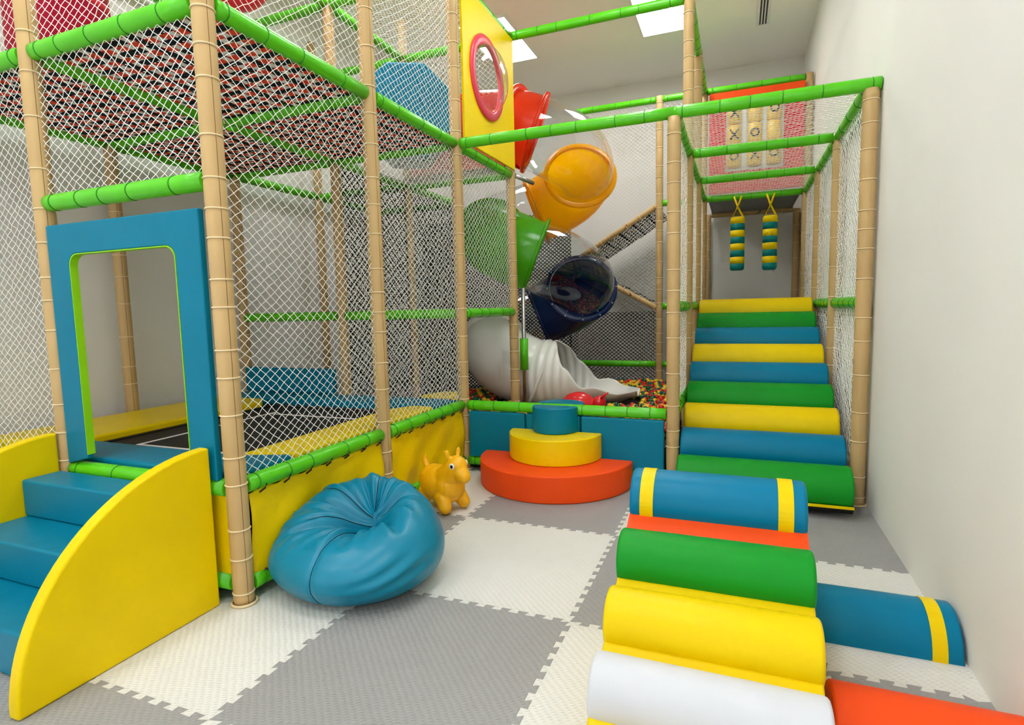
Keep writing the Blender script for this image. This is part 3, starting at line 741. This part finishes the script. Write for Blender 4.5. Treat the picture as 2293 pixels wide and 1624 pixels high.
def half_roll(label, cy, r, x0, x1, m, stripes=()):
    t = thing('half_roll', label, 'foam roll', ((x0+x1)/2, cy, 0), 'half-round foam rolls by the wall')
    o = mk('roll', extrude(dprof(cy, .0, r, 0, 28, 0), 0, x0, x1), m, t, bevel=.014, angle=50)
    for xs in stripes: mk('stripe', extrude(dprof(cy, .0, r+.003, 0, 28, 0), 0, xs, xs+.05), M_YEL, t)
half_roll('blue half-round foam roll with a yellow stripe against the right wall', .36, .16, 1.965, 2.488, M_BLUE_B, (2.385,))
half_roll('orange half-round foam roll against the right wall, nearest the camera', -.34, .155, 1.965, 2.488, M_ORG)

# ------------------------------------------------------------------ beanbag
def beanbag():
    t = thing('beanbag', 'large blue leatherette beanbag with a dented top beside the yellow skirt', 'beanbag', (-.154, .05, 0))
    NA, prof = 220, [(0, .004), (.18, .0), (.29, .004), (.36, .035), (.415, .09), (.435, .15), (.43, .21), (.40, .275), (.35, .33), (.285, .365), (.215, .37), (.15, .34), (.095, .30), (.045, .275), (.012, .268)]
    # smooth the profile
    pr_ = []
    for i in range(len(prof)-1):
        for k in range(4):
            s = k/4; p0_, p1_ = prof[max(i-1, 0)], prof[i]; p2_, p3_ = prof[i+1], prof[min(i+2, len(prof)-1)]
            pr_.append(tuple(.5*(2*p1_[c]+(p2_[c]-p0_[c])*s+(2*p0_[c]-5*p1_[c]+4*p2_[c]-p3_[c])*s*s+(3*p1_[c]-p0_[c]-3*p2_[c]+p3_[c])*s**3) for c in (0, 1)))
    pr_.append(prof[-1]); V, F = [], []; m = len(pr_)
    seams = [math.radians(d) for d in (40, 100, 165, 222, 277)]
    dc = Vector((.06, .07))                                   # the dent sits towards the far right
    for i, (r, z) in enumerate(pr_):
        top = max(0, min(1, (z-.2)/.15)) if i > m*.35 else 0
        inner = max(0, 1-r/.33) if i > m*.55 else 0
        for k in range(NA):
            a = 2*PI*k/NA; rr, zz = r, z
            back = math.sin(a-.15)                            # +1 at the far side
            zz *= 1+.20*back*(1 if i > m*.3 else 0)*min(1, z/.3)
            rr *= 1+.035*math.cos(2*a+.4)
            for s in seams:
                d = (a-s+PI) % (2*PI)-PI
                if i > 6: rr -= .009*math.exp(-(d/.028)**2); zz -= .007*math.exp(-(d/.035)**2)*top
            f = inner*(1-inner)*4
            zz += f*(.015*math.sin(7*a+.6)+.011*math.sin(13*a+2.2)+.008*math.sin(23*a))
            fr_ = math.exp(-((a-5.75)/.38)**2)*math.exp(-((z-.18)/.09)**2)*(1 if .3 < r and i < m*.7 else 0)
            rr += fr_*.012*math.sin(78*z-7*(a-5.7)+1.2*math.sin(5*a))
            fl_ = math.exp(-((a-3.9)/.5)**2)*max(0, top)*(1-inner)
            zz += fl_*.010*math.sin(26*a+18*r)
            q = dc*(inner*1.0)
            xx = -.154+rr*1.02*math.cos(a)+q.x
            if xx < -.44: xx = -.44-.06*(1-math.exp((xx+.44)/.06))
            V.append((xx, .05+rr*1.02*math.sin(a)+q.y, max(.002, zz*1.04)))
    for i in range(m-1):
        for k in range(NA): F.append([i*NA+k, i*NA+(k+1) % NA, (i+1)*NA+(k+1) % NA, (i+1)*NA+k])
    F += [list(range(NA))[::-1], list(range((m-1)*NA, m*NA))]
    mk('cover', (V, F), M_BAG, t, True)
    for s in seams:                                            # stitched seams between the gores
        k = round(s/(2*PI)*NA) % NA; P = [Vector(V[i*NA+k]) for i in range(8, m-1)]
        mk('seam', sweep(P, .0022, 6), M_TEALS if False else M_SBLK, t)
beanbag()

# ------------------------------------------------------------------ hopper animals
def hopper(label, mat, M, group='rubber hopper animals', lying=False):
    t = thing('hopper_animal', label, 'hopper toy', M.translation, group)
    def limb(a, b, ra, rb, n=6): 
        a, b = Vector(a), Vector(b); pts = [a.lerp(b, k/n) for k in range(n+1)]; B.append(sweep(pts, [ra+(rb-ra)*k/n for k in range(n+1)], 14)); B.append(ball(b, rb, 14, 10))
    B = [ball((-.03, 0, .17), (.155, .132, .128), 24, 16), ball((-.1, 0, .185), (.095, .112, .112), 20, 12), ball((.07, 0, .17), (.095, .115, .118), 20, 12)]
    for s in (-1, 1):
        limb((.06, .065*s, .12), (.115, .085*s, .045), .062, .044); limb((-.1, .06*s, .12), (-.13, .085*s, .046), .066, .045)
        limb((.125, .03*s, .37), (.10, .064*s, .435), .017, .006); B.append(ball((.113, .049*s, .405), (.012, .021, .036), 12, 8))
    limb((.05, 0, .21), (.135, 0, .31), .105, .078); B.append(ball((.145, 0, .328), (.078, .07, .068), 20, 14)); limb((.15, 0, .315), (.212, 0, .262), .066, .050)
    limb((-.165, 0, .25), (-.195, 0, .315), .024, .019); limb((-.195, 0, .315), (-.185, 0, .36), .019, .006)
    o = mk('body', join(B), mat, t, True, M)
    rm = o.modifiers.new('fuse', 'REMESH'); rm.mode = 'VOXEL'; rm.voxel_size = .006; rm.use_smooth_shade = True
    sm = o.modifiers.new('soften', 'SMOOTH'); sm.factor = .5; sm.iterations = 8
    for s in (-1, 1):
        e = mk('eye', ball((0, 0, 0), (.021, .007, .021), 18, 10), M_EYEW, t, True, M @ Matrix.Translation((.170, .0655*s, .338)) @ Matrix.Rotation(-.25*s, 4, 'Z'))
        mk('pupil', ball((0, 0, 0), (.011, .004, .012), 14, 8), M_EYEB, e, True, M @ Matrix.Translation((.173, .0705*s, .337)) @ Matrix.Rotation(-.25*s, 4, 'Z'))
hopper('yellow rubber horse hopper standing between the beanbag and the round steps', M_HOP, Matrix.Translation((-.225, 1.10, .004)) @ Matrix.Rotation(-.36, 4, 'Z'))
# the red one lies half sunk among the balls: belly and head show above the rim
t = thing('hopper_animal', 'shiny red rubber hopper lying in the ball pit behind the rim', 'hopper toy', (.28, 2.9, .36), 'rubber hopper animals')
B = [ball((.27, 2.9, .46), (.165, .125, .118), 28, 18), ball((.475, 2.88, .485), .066, 20, 14), ball((.39, 2.9, .46), (.08, .06, .06), 16, 10)]
for dx, dy in ((-.1, -.1), (.1, -.1), (-.1, .1), (.1, .1)): B.append(ball((.27+dx, 2.9+dy, .40), .045, 14, 10))
o = mk('body', join(B), M_HOPR, t, True)
rm = o.modifiers.new('fuse', 'REMESH'); rm.mode = 'VOXEL'; rm.voxel_size = .006; rm.use_smooth_shade = True
sm = o.modifiers.new('soften', 'SMOOTH'); sm.factor = .5; sm.iterations = 8
for s_ in (-1, 1): mk('ear', sweep([(.50, 2.88+.03*s_, .53), (.53, 2.88+.06*s_, .56), (.545, 2.88+.075*s_, .575)], [.014, .011, .004], 10), M_HOPR, t, True)
